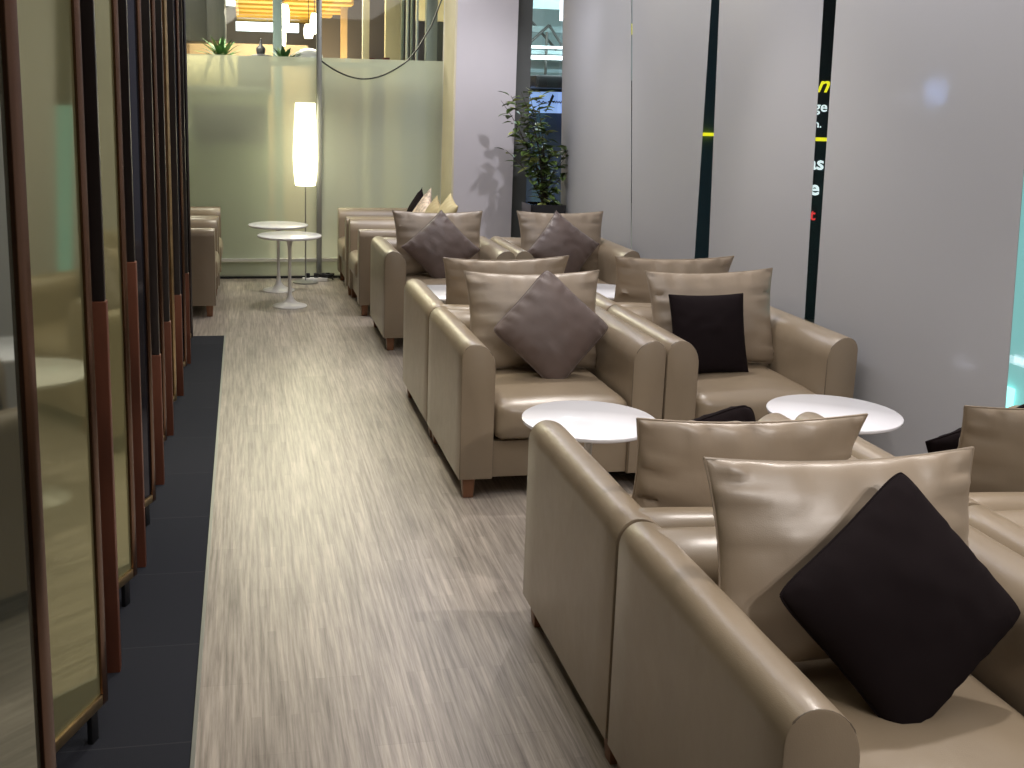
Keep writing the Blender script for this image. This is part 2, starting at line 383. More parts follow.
def make_armchair():
    """local frame: faces -Y, base centre at origin"""
    root = empty('armchair')
    for s in (-1, 1):
        bm = extrude_profile(arm_profile(s), CD_-.002, .006)
        for v in bm.verts:
            v.co.x = (v.co.x - CW/2) * (1 if s == -1 else -1); v.co.y -= CD_/2
            v.co.x += .0016*noise.noise(v.co*9)
        bmesh.ops.recalc_face_normals(bm, faces=bm.faces)
        a = link('armrest', bm, M['leather'], root, 35)
        P = arm_profile(s); bm = bmesh.new()
        tube(bm, [(((p[0]-CW/2)*(1 if s == -1 else -1)), -CD_/2+.0035, p[1]) for p in [(x+(.003 if x < .01 else -.003 if x > AT-.01 else 0), z-(.003 if z > .55 else 0)) for x, z in P]], .0022, 5)
        link('piping', bm, M['seam'], a, 60)
    # backrest: rolled slab between the arms
    bm = bmesh.new()
    Pb = [(0, .085), (0, .585)]
    for k in range(1, 9):
        a = PI-k/8*PI/2; Pb.append((.052+.052*math.cos(a), .585+.058*math.sin(a)))
    for k in range(1, 11):
        a = PI/2-k/10*PI/2; Pb.append((.052+.108*math.sin(PI/2-a), .545+.098*math.sin(a)))
    Pb.append((.175, .085))
    bm2 = extrude_profile(Pb, CW-AT*1.0, .004, 'x')
    for v in bm2.verts:
        v.co.x -= (CW-AT)/2; v.co.y = CD_/2 - v.co.y
        v.co.z -= .012*math.exp(-(v.co.x/.22)**2)*(1 if v.co.z > .5 else 0)
    bmesh.ops.recalc_face_normals(bm2, faces=bm2.faces); bm.free()
    link('backrest', bm2, M['leather'], root, 35)
    # base below the seat cushion
    bm = bmesh.new(); box(bm, -CW/2+AT, CW/2-AT, -CD_/2+.022, CD_/2-.15, .085, .238, .006)
    link('seat_base', bm, M['leather'], root, 40)
    # seat cushion
    bm = bmesh.new()
    x0, x1, y0, y1, z0, z1 = -CW/2+AT+.004, CW/2-AT-.004, -CD_/2-.006, CD_/2-.15, .24, .405
    box(bm, x0, x1, y0, y1, z0, z1)
    bmesh.ops.subdivide_edges(bm, edges=bm.edges[:], cuts=15, use_grid_fill=True)
    for v in bm.verts:
        u = (v.co.x-(x0+x1)/2)/((x1-x0)/2); w = (v.co.y-(y0+y1)/2)/((y1-y0)/2); t = (v.co.z-z0)/(z1-z0)
        r = .042
        # rounded corners
        for lo, hi, ax in ((x0, x1, 0), (y0, y1, 1), (z0, z1, 2)): pass
        c = Vector((min(max(v.co.x, x0+r), x1-r), min(max(v.co.y, y0+r), y1-r), min(max(v.co.z, z0+r), z1-r)))
        d = v.co-c
        if d.length > 1e-6: v.co = c + d.normalized()*r*min(1, d.length/r if d.length < r else 1)
        if t > .5: v.co.z += .022*(1-u*u)*(1-w*w) + .003*noise.noise(Vector((v.co.x*9, v.co.y*9, 3)))
        if w < -.9: v.co.y -= .016*(1-u*u*u*u)*math.sin(PI*t)
    bmesh.ops.recalc_face_normals(bm, faces=bm.faces)
    sc_ = link('seat_cushion', bm, M['leather'], root, 60)
    for z in ():
        bm = bmesh.new(); k = .006
        tube(bm, [(x0+k, y1-.05, z), (x0+k, y0+.03, z), (x0+.012, y0+.010, z), (x0+.035, y0+.001, z)] + [(x0+.04+(x1-x0-.08)*i/10, y0-.002-.007*(1-(2*i/10-1)**2)*.5, z) for i in range(11)] + [(x1-.035, y0+.001, z), (x1-.012, y0+.010, z), (x1-k, y0+.03, z), (x1-k, y1-.05, z)], .0028, 5)
        link('piping', bm, M['leather'], sc_, 60)
    for sx in (-1, 1):
        for sy in (-1, 1):
            bm = bmesh.new(); cx, cy = sx*(CW/2-.045), sy*(CD_/2-.045)
            box(bm, cx-.026, cx+.026, cy-.026, cy+.026, 0, .088, .003)
            for v in bm.verts:
                k = .78+.22*(v.co.z/.088); v.co.x = cx+(v.co.x-cx)*k; v.co.y = cy+(v.co.y-cy)*k
            link('leg', bm, M['leg'], root, 40)
    return root
proto = make_armchair(); used = [False]
def armchair(cx, cy, rz, label, group=None):
    if not used[0]: o = proto; used[0] = True
    else: o = copy_tree(proto)
    o.location = (cx, cy, 0); o.rotation_euler = (0, 0, rz)
    tag(o, label, 'armchair', group)
    if not group and 'group' in o: del o['group']
    return o
XA, XB = .834+CW/2, 1.687+CW/2+.002
S1, S3, F5 = 2.228, 4.850, 6.693
GA = 'beige leather armchairs in pairs back to back'
A = {}
for key, x, y, rz, lab in (
    ('A1', XA, S1-CD_/2-.004, 0, 'beige leather armchair nearest the camera at the bottom right, carrying the dark diamond pillow'),
    ('A2', XA, S1+CD_/2+.004, PI, 'beige leather armchair turned away, back to back with the nearest chair, by the aisle'),
    ('A3', XA, S3-CD_/2-.004, 0, 'beige leather armchair facing the camera with a mauve diamond pillow, behind the near round table'),
    ('A4', XA, S3+CD_/2+.004, PI, 'beige leather armchair turned away behind the mauve-pillow chair in mid aisle'),
    ('A5', XA+.03, F5+CD_/2, 0, 'far beige leather armchair by the aisle facing the camera, mauve diamond pillow at upper left'),
    ('B1', XB, S1-CD_/2-.004, 0, 'beige leather armchair cut off by the right edge at the bottom, beside the nearest chair'),
    ('B2', XB, S1+CD_/2+.004, PI, 'beige leather armchair turned away at the right edge, with a brown back cushion'),
    ('B3', XB, S3-CD_/2-.004, 0, 'beige leather armchair by the blinds holding a square dark pillow'),
    ('B4', XB, S3+CD_/2+.004, PI, 'beige leather armchair turned away behind the square-dark-pillow chair by the blinds'),
    ('B5', XB+.022, F5+CD_/2, 0, 'far beige leather armchair below the leafy plant, with a mauve diamond pillow')):
    A[key] = armchair(x, y, rz, lab, GA)
GR = 'beige armchairs facing left at the far end'
armchair(.822+CD_/2, 7.83+CW/2, -PI/2, 'beige armchair seen from its side facing left, nearer of the two at the far end', GR)
armchair(.805+CD_/2, 7.84+CW*1.5, -PI/2, 'beige armchair facing left right against the frosted glass wall', GR)
GL = 'beige armchairs facing right at the far end'
armchair(-.215-CD_/2, 7.88+CW/2, PI/2, 'beige armchair at far left facing right, the nearer one beside the screen panels', GL)
armchair(-.205-CD_/2, 7.885+CW*1.5, PI/2, 'beige armchair at far left facing right, against the frosted glass wall', GL)

# ------------------------------------------------------------------ pillows
def pillow_mesh(W, H, T, seed, pinch=.06, pucker=.006, sag=.0, n=30, crease=.0, ears=0., fold=.22):
    bm = bmesh.new(); rnd = random.Random(seed)
    def pt(u, v, side):
        k = pinch
        x = W/2*u*(1-k*(1-v*v)); z = H/2*v*(1-k*(1-u*u))
        th = max(0, (1-u*u)*(1-v*v))
        d = T/2*(th**.48)*(1+sag*(-v))
        e = 1-max(abs(u), abs(v))
        edge = math.exp(-(e/fold)**2)*min(1, e/.04)
        al = u if abs(v) > abs(u) else v
        pk = pucker*edge*(math.sin(al*17+seed)*.8+.7*math.sin(al*29+seed*2.3)+.4*math.sin(al*43+seed))*(1-al*al*.6)
        nn = noise.noise(Vector((u*1.6+seed*3.1, v*1.6, side*2.)))*.10*d + crease*noise.noise(Vector((u*3+seed, v*5, side*5.)))*th
        y = side*(d+pk+nn)
        # corner softness
        c = (abs(u)*abs(v))**6
        x -= ears*c*u; z -= ears*c*v
        return Vector((x, y, z))
    mp = lambda i: math.sin(PI/2*(2*i/n-1))
    front = [[bm.verts.new(pt(mp(i), mp(j), -1)) for i in range(n+1)] for j in range(n+1)]
    back = [[front[j][i] if i in (0, n) or j in (0, n) else bm.verts.new(pt(mp(i), mp(j), 1)) for i in range(n+1)] for j in range(n+1)]
    for j in range(n):
        for i in range(n):
            bm.faces.new((front[j][i], front[j][i+1], front[j+1][i+1], front[j+1][i]))
            bm.faces.new((back[j][i], back[j+1][i], back[j+1][i+1], back[j][i+1]))
    border = [front[0][i].co.copy() for i in range(n+1)]+[front[j][n].co.copy() for j in range(1, n+1)]+[front[n][i].co.copy() for i in range(n-1, -1, -1)]+[front[j][0].co.copy() for j in range(n-1, -1, -1)]
    return bm, border
def pillow(name, loc, W, H, T, mat, label, cat, lean=15, roll=0, yaw=0, seed=1, group=None, seam=None, face=0., **kw):
    bm, border = pillow_mesh(W, H, T, seed, **kw)
    o = link(name, bm, M[mat], None, 70)
    bs = bmesh.new(); tube(bs, border, .0032, 5)
    link('seam', bs, M[seam or mat], o, 70)
    # faces -Y when face=0; leaning: top moves backwards
    o.matrix_world = Matrix.Translation(loc) @ Matrix.Rotation(math.radians(yaw)+face, 4, 'Z') @ Matrix.Rotation(math.radians(-lean), 4, 'X') @ Matrix.Rotation(math.radians(roll), 4, 'Y')
    tag(o, label, cat, group)
    return o
GC = 'beige leather back cushions'
BW, BH, BT = .625, .445, .16
SEAT = .418
def backc(key, label, dx=0., roll=0, yaw=0, seed=1, mat='leather_cushion', dz=0., lean=14, dy=0., **kw):
    ch = A[key]; s = 1 if abs(ch.rotation_euler.z) < .1 else -1
    x = ch.location.x+dx; y = ch.location.y + s*(CD_/2-.16-.105+dy)
    return pillow('back_cushion', (x, y, SEAT+BH/2-.012+dz), BW, BH, BT, mat, label, 'cushion', lean, roll, yaw, seed, GC, None, 0 if s == 1 else PI, pinch=.085, pucker=.0085, sag=.28, crease=.012, fold=.34, **kw)
backc('A1', 'large beige leather back cushion behind the big dark diamond pillow', -.012, 0, 0, 3, dz=.02)
backc('A2', 'low-showing beige leather back cushion of the chair turned away, just above the nearest chair', -.0, -.8, 0, 5, dz=-.028)
backc('A3', 'beige leather back cushion behind the mauve pillow in the middle of the photo', .005, 0, 0, 7)
backc('A4', 'beige leather back cushion peeking up behind the middle mauve-pillow chair', -.005, .8, 0, 9)
backc('A5', 'beige leather back cushion of the far aisle chair, behind its mauve pillow', .012, 0, 0, 11)
backc('B2', 'brown leather back cushion at the right edge of the photo', .06, 0, 0, 13, 'brown_leather', dy=-.01, dz=-.022)
backc('B3', 'beige leather back cushion behind the square dark pillow', .0, -1, 0, 15)
backc('B4', 'beige leather back cushion behind the square-pillow chair, close to the blinds', .005, 0, 0, 17)
backc('B5', 'beige leather back cushion below the black planter', .035, 0, 0, 19)
GM = 'mauve satin throw pillows set as diamonds'
def throw(key, x, z, y, label, mat, W=.385, roll=45, yaw=0, seed=1, lean=22, T=.15, group=None, face=0, **kw):
    return pillow('throw_pillow', (x, y, z), W, W, T, mat, label, 'pillow', lean, roll, yaw, seed, group, None, face, pinch=.05, pucker=.0065 if mat == 'mauve' else .003, crease=.008, **kw)
throw('A1', 1.278, .618, 1.80, 'large dark brown pillow standing on its corner on the nearest armchair', 'dark_fabric', .39, 52, 0, 2, 22, .17, ears=.012)
throw('A3', 1.30, .625, 4.415, 'mauve satin pillow standing on its corner on the middle armchair', 'mauve', .39, 45, 2, 4, 22, .15, GM, ears=.014)
throw('A5', 1.29, .612, 7.07, 'mauve satin pillow on the far aisle armchair', 'mauve', .375, 47, -3, 6, 22, .15, GM)
throw('B5', 2.14, .612, 7.07, 'mauve satin pillow on the far armchair below the plant', 'mauve', .375, 39, 3, 8, 22, .15, GM)
throw('B3', 2.02, .593, 4.40, 'square dark brown pillow upright on the armchair by the blinds', 'dark_fabric', .355, 0, 2, 10, 17, .12, ears=.0)
throw('A2', 1.25, .60, 2.70, 'dark pillow showing as a small peak above the beige cushion near the round table', 'dark_fabric', .34, 21, 0, 12, 20, .13, None, PI, ears=.02)
throw('B2', 2.145, .57, 2.68, 'dark pillow behind the brown cushion at the right edge', 'dark_fabric', .37, 24, 0, 14, 18, .12, None, PI)
# pillows on the far chairs
FP = 'pillows in a row on the far armchairs'
for loc, W, mat, lab, roll, lean, sd in (
    ((1.40, 9.0, .61), .37, 'dark_fabric', 'dark pillow, farthest left of the row on the far armchairs', 42, 16, 21),
    ((1.38, 8.62, .63), .41, 'cream_fabric', 'cream mottled pillow beside the dark one on the far armchairs', 30, 24, 22),
    ((1.42, 8.38, .62), .40, 'olive_fabric', 'olive tan pillow wedged in the row on the far armchairs', 12, 24, 23),
    ((1.47, 8.12, .64), .46, 'yellow_fabric', 'yellowish tan pillow nearest in the row on the far armchairs', 8, 26, 24)):
    pillow('throw_pillow', loc, W, W, .13, mat, lab, 'pillow', lean, roll, 0, sd, FP, None, -PI/2, pinch=.05, pucker=.003)

# ------------------------------------------------------------------ round tables
def make_table():
    root = empty('round_table')
    bm = bmesh.new(); r, h = .233, .522
    lathe(bm, [(0, h), (r-.004, h), (r-.001, h-.002), (r, h-.006), (r-.002, h-.012), (r-.012, h-.018), (0, h-.018)], 96)
    bmesh.ops.recalc_face_normals(bm, faces=bm.faces)
    link('tabletop', bm, M['white'], root, 35)
    bm = bmesh.new()
    lathe(bm, [(0, 0), (.125, 0), (.127, .004), (.122, .010), (.09, .018), (.055, .03), (.032, .05), (.018, .08), (.013, .13), (.0115, .22), (.012, .34), (.014, .43), (.022, .48), (.05, .502), (.06, .504), (0, .504)], 40)
    bmesh.ops.recalc_face_normals(bm, faces=bm.faces)
    link('pedestal', bm, M['white_metal'], root, 50)
    return root
tp = make_table(); first = True
for x, y, lab in ((1.156, 3.42, 'white round table on the aisle side, nearest, in front of the middle mauve pillow'),
                  (2.066, 3.414, 'white round table near the blinds, in front of the square dark pillow'),
                  (1.11, 5.93, 'white round table mostly hidden behind the middle armchairs, aisle side'),
                  (2.04, 5.93, 'white round table mostly hidden behind the cushions, near the blinds'),
                  (.334, 8.28, 'white pedestal table standing free at the end of the aisle, the nearer one'),
                  (.27, 8.98, 'white pedestal table closest to the frosted glass at the aisle end')):
    o = tp if first else copy_tree(tp); first = False
    o.location = (x, y, 0); o.scale = (1.045, 1.045, 1.06) if y > 8 else (1, 1, 1); tag(o, lab, 'table', 'white round pedestal tables')

# ------------------------------------------------------------------ floor lamp, power strip, cords
fl = empty('floor_lamp', (.515, 9.36, 0)); tag(fl, 'slim floor lamp with tall glowing paper shade before the frosted wall', 'lamp')
bm = bmesh.new(); lathe(bm, [(0, 0), (.11, 0), (.11, .012), (.02, .02), (0, .02)], 32); bmesh.ops.recalc_face_normals(bm, faces=bm.faces); link('base', bm, M['steel'], fl, 40)
bm = bmesh.new(); tube(bm, [(0, 0, .015), (0, 0, 1.0)], .006, 8); link('pole', bm, M['steel'], fl, 60)
bm = bmesh.new(); lathe(bm, [(0, .845), (.084, .845), (.087, .85), (.099, .97), (.105, 1.08), (.102, 1.2), (.092, 1.38), (.084, 1.535), (.080, 1.54), (0, 1.54)], 40); bmesh.ops.recalc_face_normals(bm, faces=bm.faces)
link('lamp_shade', bm, M['lampshade'], fl, 50)
ps = empty('power_strip', (.60, 9.42, 0)); tag(ps, 'small white power strip with black plugs on the floor by the frosted wall', 'power strip')
mkbox('strip_body', -.11, .11, -.025, .025, 0, .035, M['white_metal'], ps, .006)
for i in range(3): mkbox('plug', -.08+i*.07, -.045+i*.07, -.02, .02, .035, .075, M['black'], ps, .005)
bm = bmesh.new(); pts = []
rnd = random.Random(4)
for i in range(46):
    a = i*.75; pts.append((.70+.06*math.cos(a)*(1+.3*math.sin(i*.4)), 9.45+.05*math.sin(a), .012+.05*abs(math.sin(i*.33))))
tube(bm, pts, .006, 6); tag(link('coiled_cable', bm, M['cordblack'], None, 60), 'black cable coiled at the foot of the mullion', 'cable')
bm = bmesh.new(); pts = []
for i in range(25):
    t = i/24; x = .67+(1.42-.67)*t; pts.append((x, 9.585, 1.895 + .03*t - .155*math.sin(PI*t)**.9))
pts += [(1.50, 9.585, 2.02), (1.62, 9.585, 2.22), (1.735, 9.585, 2.52)]
tube(bm, pts, .007, 6); tag(link('hanging_cable', bm, M['cordblack'], None, 60), 'black cable sagging across the top of the frosted glass', 'cable')

# ------------------------------------------------------------------ plant in a tall black planter
PX, PY = 2.42, 8.60
pl = empty('planter', (PX, PY, 0)); tag(pl, 'tall square black planter standing between the pillar and the first blind', 'planter')
bm = bmesh.new()
outer = lambda h, z: [bm.verts.new((sx*h, sy*h, z)) for sx, sy in ((-1, -1), (1, -1), (1, 1), (-1, 1))]
rs = [outer(.125, 0), outer(.148, .76), outer(.148, .775), outer(.128, .775), outer(.126, .72)]
for a, c in zip(rs, rs[1:]):
    for k in range(4): bm.faces.new((a[k], a[(k+1) % 4], c[(k+1) % 4], c[k]))
bm.faces.new(rs[0][::-1]); bm.faces.new(rs[-1])
bmesh.ops.recalc_face_normals(bm, faces=bm.faces); link('planter_body', bm, M['black_gloss'], pl)
mkbox('soil', -.124, .124, -.124, .124, .70, .735, M['soil'], pl)
pt = empty('leafy_plant', (PX, PY, .735)); tag(pt, 'tall sparse leafy plant with green and pale leaves growing from the black planter', 'plant')
rnd = random.Random(11)
def leaf(bm, p, d, up, ln, wd, pale):
    d = d.normalized(); s = d.cross(up).normalized(); nrm = s.cross(d)
    prof = [(0, 0), (.2, .55), (.45, 1), (.7, .8), (.9, .35), (1, 0)]
    L_, Mi, R_ = [], [], []
    for t, w in prof:
        c = p + d*ln*t - nrm*ln*.25*t*t
        Mi.append(bm.verts.new(c)); 
        if w > 0: L_.append(bm.verts.new(c+s*wd*w/2+nrm*wd*.12*w)); R_.append(bm.verts.new(c-s*wd*w/2+nrm*wd*.12*w))
        else: L_.append(Mi[-1]); R_.append(Mi[-1])
    for i in range(len(prof)-1):
        for S in (L_, R_):
            q = [Mi[i], Mi[i+1], S[i+1], S[i]]; u = []
            for v in q:
                if v not in u: u.append(v)
            if len(u) > 2:
                f = bm.faces.new(u); f.material_index = 1 if pale else 0; f.smooth = True
bmf = bmesh.new(); bms = bmesh.new()
branches = [  # tip offsets relative to plant base (x, y, z), leaf count
    ((-.15, 0, .95), 42), ((-.40, -.02, .86), 30), ((-.30, .02, .90), 22), ((-.22, -.03, .93), 22), ((.19, -.04, .52), 18), ((-.06, .03, .90), 26), ((-.22, .05, .62), 20), ((-.34, 0, .47), 10), ((-.10, .05, .70), 22), ((-.14, -.04, .50), 18), ((-.02, .0, .62), 18),
    ((.16, .0, .42), 13), ((.17, -.05, .30), 10), ((.05, -.03, .50), 18), ((-.06, -.06, .42), 20), ((.0, .04, .30), 16), ((-.02, -.09, .2), 10), ((.06, -.02, .22), 10)]
for (tx, ty, tz), nl in branches:
    pts = []
    for i in range(9):
        t = i/8; pts.append(Vector((tx*t**1.6+.012*math.sin(6*t+tx*9), ty*t+.012*math.cos(5*t+tz*7), tz*t)))
    tube(bms, pts, [.007*(1-.75*i/8) for i in range(9)], 5)
    for k in range(nl):
        t = .38+.62*(k+.5)/nl if tz > .45 else .15+.85*(k+.5)/nl
        i = min(7, int(t*8)); p = pts[i].lerp(pts[i+1], t*8-i)
        a = rnd.uniform(0, 2*PI); d = Vector((math.cos(a), math.sin(a), rnd.uniform(-.25, .7)))
        ln = rnd.uniform(.07, .125); q = p+d.normalized()*.025
        leaf(bmf, q, d, Vector((rnd.uniform(-.3, .3), rnd.uniform(-.3, .3), 1)), ln, ln*.62, rnd.random() < (.5 if p.z > .78 else .12))
link('foliage', bmf, [M['leaf'], M['leaf_pale']], pt); link('stem', bms, M['stem'], pt, 60)

# ------------------------------------------------------------------ left screen of tilted glass panels and dark posts
GP = 'bronze-framed glass screen panels along the left'
def screen_panel(xf, yf, ln, ang, pane, label, stile='bronze', h1=2.92):
    """far edge at (xf, yf); runs back towards the camera, ang degrees off the aisle direction"""
    o = empty('glass_screen', (xf, yf, .08)); a = math.radians(ang)
    o.rotation_euler = (0, 0, -a)      # local -Y runs along the panel towards the camera
    w, d = (.036, .026) if yf < 2 else (.026, .022)
    H = h1-.08
    mkbox('frame_stile', -d, 0, -w, 0, 0, H, M[stile], o, .003)
    mkbox('frame_stile', -d, 0, -ln, -ln+w, 0, H, M[stile], o, .003)
    mkbox('bottom_rail', -d, 0, -ln+w, -w, 0, .030, M['gold'], o, .003)
    mkbox('top_rail', -d, 0, -ln+w, -w, H-.03, H, M['gold'], o, .003)
    mkbox('glass_pane', -d*.7, -d*.35, -ln+w, -w, .03, H-.03, M[pane], o)
    mkbox('foot_pivot', -d+.004, -.004, -w-.05, -w-.02, -.08, 0, M['black'], o, .002)
    tag(o, label, 'glass screen', GP)
    return o
PAN = [(-.353, 1.885, 'grey_glass', 'bronze', 'glass screen panel cut off by the left edge of the photo, grey reflecting pane'),
       (-.353, 2.590, 'khaki_glass', 'bronze', 'widest-looking khaki glass screen panel, second from the left edge'),
       (-.350, 3.335, 'khaki_glass', 'bronze', 'narrow khaki glass screen panel, third from the left edge'),
       (-.342, 3.990, 'dark_reflection_glass', 'bronze', 'glass screen panel with a dark blue-black reflection painted in, fourth from the left edge'),
       (-.350, 4.730, 'brown_reflection_glass', 'bronze', 'glass screen panel with a painted-in brown reflection and shiny frame, fifth from the left edge'),
       (-.345, 5.380, 'brown_reflection_glass', 'gold', 'thin gold-framed screen panel, sixth from the left edge'),
       (-.330, 6.100, 'dark_reflection_glass', 'bronze', 'thin dark screen panel, last but one before the far chairs'),
       (-.330, 6.850, 'dark_reflection_glass', 'darkpost', 'last dark screen panel, where the black mat ends')]
for x, y, pane, st, lab in PAN: screen_panel(x, y, .60, 23, pane, lab, st)
GQ = 'dark posts with copper bases between the screen panels'
for x, y, which in ((-.357, 2.885, 'after the widest khaki panel'), (-.347, 3.58, 'before the dark blue panel'),
             (-.342, 4.39, 'after the dark blue-black panel'), (-.345, 5.06, 'after the brown shiny panel'), (-.335, 5.76, 'after the gold-framed panel'), (-.33, 6.48, 'farthest from the camera')):
    o = empty('slim_post', (x, y, 0)); tag(o, 'dark post with a copper lower board, '+which, 'post', GQ)
    hc = 1.05 if y < 3.7 else .55
    mkbox('post_shaft', -.09, -.004, -.014, .014, hc, 2.98, M['darkpost'], o, .002)
    mkbox('copper_board', -.10, 0, -.02, .02, 0, hc, M['copper'], o, .003)
struct(mkbox('trim_4', -1.0, -.25, -1.5, 7.1, 2.92, 3.0, M['darkpost']))
# low dark cabinet row behind the screen
lc = mkbox('low_cabinet', -1.15, -.85, .2, 7.0, .004, .95, M['brown'], None, .01); tag(lc, 'long low brown cabinet glimpsed in the gaps behind the glass screen', 'cabinet')

# ------------------------------------------------------------------ behind the back wall
struct(mkbox('floor_beyond', -2.2, 6.5, 20, 24, -.05, 0, M['floor']))
struct(mkbox('wall_far', -2.3, 8, 19.2, 19.3, 0, 5, M['wall_grey']))
struct(mkbox('wall_beyond_left', -2.3, -.2, 14.0, 14.1, 0, 5, M['beige_wood']))
ct = mkbox('counter', -1.3, .22, 9.94, 10.3, 0, 1.60, simple('sage_counter', (.62, .64, .46), .5), None, .01); tag(ct, 'pale sage counter block seen blurred behind the frosted glass at left', 'counter')
cs = mkbox('counter_ledge', -1.3, .25, 9.90, 10.34, 1.60, 1.665, M['steel'], None, .004); tag(cs, 'grey ledge on top of the pale counter behind the glass', 'ledge')
sc2 = mkbox('wall_screen', -.42, .19, 9.89, 9.94, 1.18, 1.50, M['dark_box'], None, .01); tag(sc2, 'dark screen on the counter front, a blurred shadow in the frosted glass', 'screen')
cb = mkbox('planter_box', -.95, -.045, 9.98, 10.25, 1.667, 1.925, M['cream_box'], None, .006); tag(cb, 'cream planter box on the ledge behind the glass, holding a spiky plant', 'planter')
db = mkbox('dark_crate', -.042, .222, 9.99, 10.25, 1.667, 1.93, M['dark_box'], None, .006); tag(db, 'dark crate beside the cream planter box behind the glass', 'box')
mb = mkbox('brown_divider', .226, .248, 9.97, 10.25, 1.667, 1.94, M['brown']); tag(mb, 'thin brown divider at the end of the ledge behind the glass', 'divider')
def agave(x, y, z, r, n, label, seed):
    rn = random.Random(seed); bm = bmesh.new()
    for k in range(n):
        a = k*2.4; el = .35+1.0*(k/n); ln = r*rn.uniform(.8, 1.1)
        d = Vector((math.cos(a)*math.cos(el), math.sin(a)*math.cos(el), math.sin(el)))
        s = Vector((-math.sin(a), math.cos(a), 0)); nrm = d.cross(s).normalized()
        prev = None
        for t, w in ((0, .5), (.3, 1), (.6, .75), (.85, .35), (1, .03)):
            c = d*ln*t - Vector((0, 0, ln*.25*t*t)); ww = .026*w
            ring = [bm.verts.new(c+s*ww), bm.verts.new(c+nrm*.006*w), bm.verts.new(c-s*ww), bm.verts.new(c-nrm*.004*w)]
            if prev:
                for i in range(4): bm.faces.new((prev[i], prev[(i+1) % 4], ring[(i+1) % 4], ring[i]))
            else: bm.faces.new(ring)
            prev = ring
        bm.faces.new(prev[::-1])
    bmesh.ops.recalc_face_normals(bm, faces=bm.faces)
    o = link('spiky_plant', bm, M['agave'], None, 40, (x, y, z)); tag(o, label, 'plant'); return o
agave(-.19, 10.1, 1.90, .30, 26, 'green spiky plant in the cream box above the frosted glass, left', 3)
sh = mkbox('back_shelf', .24, 1.74, 9.9, 10.25, 1.86, 1.90, M['pipe']); tag(sh, 'greenish shelf board running behind the top of the frosted glass', 'shelf')
agave(.36, 10.04, 1.89, .22, 18, 'green spiky plant behind the pale post above the frosted glass', 5)
agave(.445, 10.08, 1.90, .09, 14, 'small green plant beside the white dome above the frosted glass', 6)
bm = bmesh.new(); lathe(bm, [(0, 0), (.10, 0), (.10, .012), (.035, .03), (.042, .06), (.04, .08), (.012, .11), (.009, .16), (0, .165)], 24); bmesh.ops.recalc_face_normals(bm, faces=bm.faces)
tag(link('brass_bell', bm, M['dark_box'], None, 40, (.16, 10.1, 1.931)), 'small dark bell-shaped ornament on the ledge behind the glass', 'ornament')
bm = bmesh.new(); lathe(bm, [(0, 0), (.13, 0), (.135, .02), (.12, .07), (.08, .105), (.03, .12), (0, .122)], 32); bmesh.ops.recalc_face_normals(bm, faces=bm.faces)
tag(link('white_dome', bm, M['white'], None, 40, (.585, 10.05, 1.90)), 'white dome above the frosted glass left of the mullion', 'dome')
for x, r_, mt, lab in ((1.155, .03, 'maroon', 'maroon pot on the shelf below the cream post, left one'), (1.28, .035, 'maroon', 'maroon pot on the shelf next to the pipes'), (.93, .025, 'white', 'tiny white cup on the shelf right of the mullion')):
    bm = bmesh.new(); lathe(bm, [(0, 0), (r_*.7, 0), (r_, r_*1.6), (r_*.85, r_*1.6), (r_*.6, .01), (0, .01)], 16); bmesh.ops.recalc_face_normals(bm, faces=bm.faces)
    tag(link('small_pot', bm, M[mt], None, 40, (x, 10.0, 1.90)), lab, 'pot')
for i, (x, w, y, mt, z0, lab) in enumerate(((.325, .085, 10.6, 'truss', 0, 'pale grey-green post above the frosted glass, left of the lit pendants'),
                              (1.19, .065, 10.9, 'cream_paint', 0, 'slim cream post right of the slatted ceiling'),
                              (1.43, .15, 10.7, 'cream_box', 0, 'broad yellowish cream post beside the pipes'),
                              (1.38, .09, 15.4, 'beige_wood', 0, 'beige wooden post below the slatted ceiling'),
                              (1.79, .11, 10.6, 'pipe', 0, 'grey-green post between the pipes and the pillar'))):
    o = mkbox('background_post', x-w/2, x+w/2, y-.04, y+.04, z0, 3.6, M[mt], None, .004); tag(o, lab, 'post')
for i, (x, r_, mt, lab) in enumerate(((1.545, .022, 'pipe', 'grey vertical pipe nearest the cream post'), (1.60, .014, 'pipe_pale', 'pale thin vertical pipe, second in the row'), (1.645, .012, 'pipe', 'grey thin vertical pipe, third in the row'), (1.70, .013, 'pipe_pale', 'pale vertical pipe, last in the row'))):
    bm = bmesh.new(); tube(bm, [(0, 0, 0), (0, 0, 3.6)], r_, 10)
    tag(link('vertical_pipe', bm, M[mt], None, 60, (x, 10.9, 0)), lab, 'pipe', 'vertical pipes behind the glass wall')
hb = mkbox('hanging_bulkhead', -1.0, -.157, 10.95, 11.4, 2.09, 3.4, M['dark_strip'], None, .01); tag(hb, 'dark hanging bulkhead above the cream planter box, upper left', 'bulkhead')
cl = mkbox('bulkhead_column', -.33, -.16, 10.7, 10.94, 2.09, 3.4, M['dark_strip'], None, .01); tag(cl, 'dark grey column in front of the hanging bulkhead', 'column')
st = empty('slatted_ceiling', (.75, 15.8, 2.8)); tag(st, 'yellow lit wooden slatted ceiling panel hanging beyond the glass wall', 'ceiling panel')
for i in range(9):
    y = -3.3+i*.75; x1 = .62 if i < 3 else (.70 if i < 6 else .6)
    mkbox('slat', -.84, x1, y, y+.36, 0, .10, M['wood_slat'], st, .006)
mkbox('backing_board', -.84, .8, -3.4, 3.0, .30, .33, M['brown'], st)
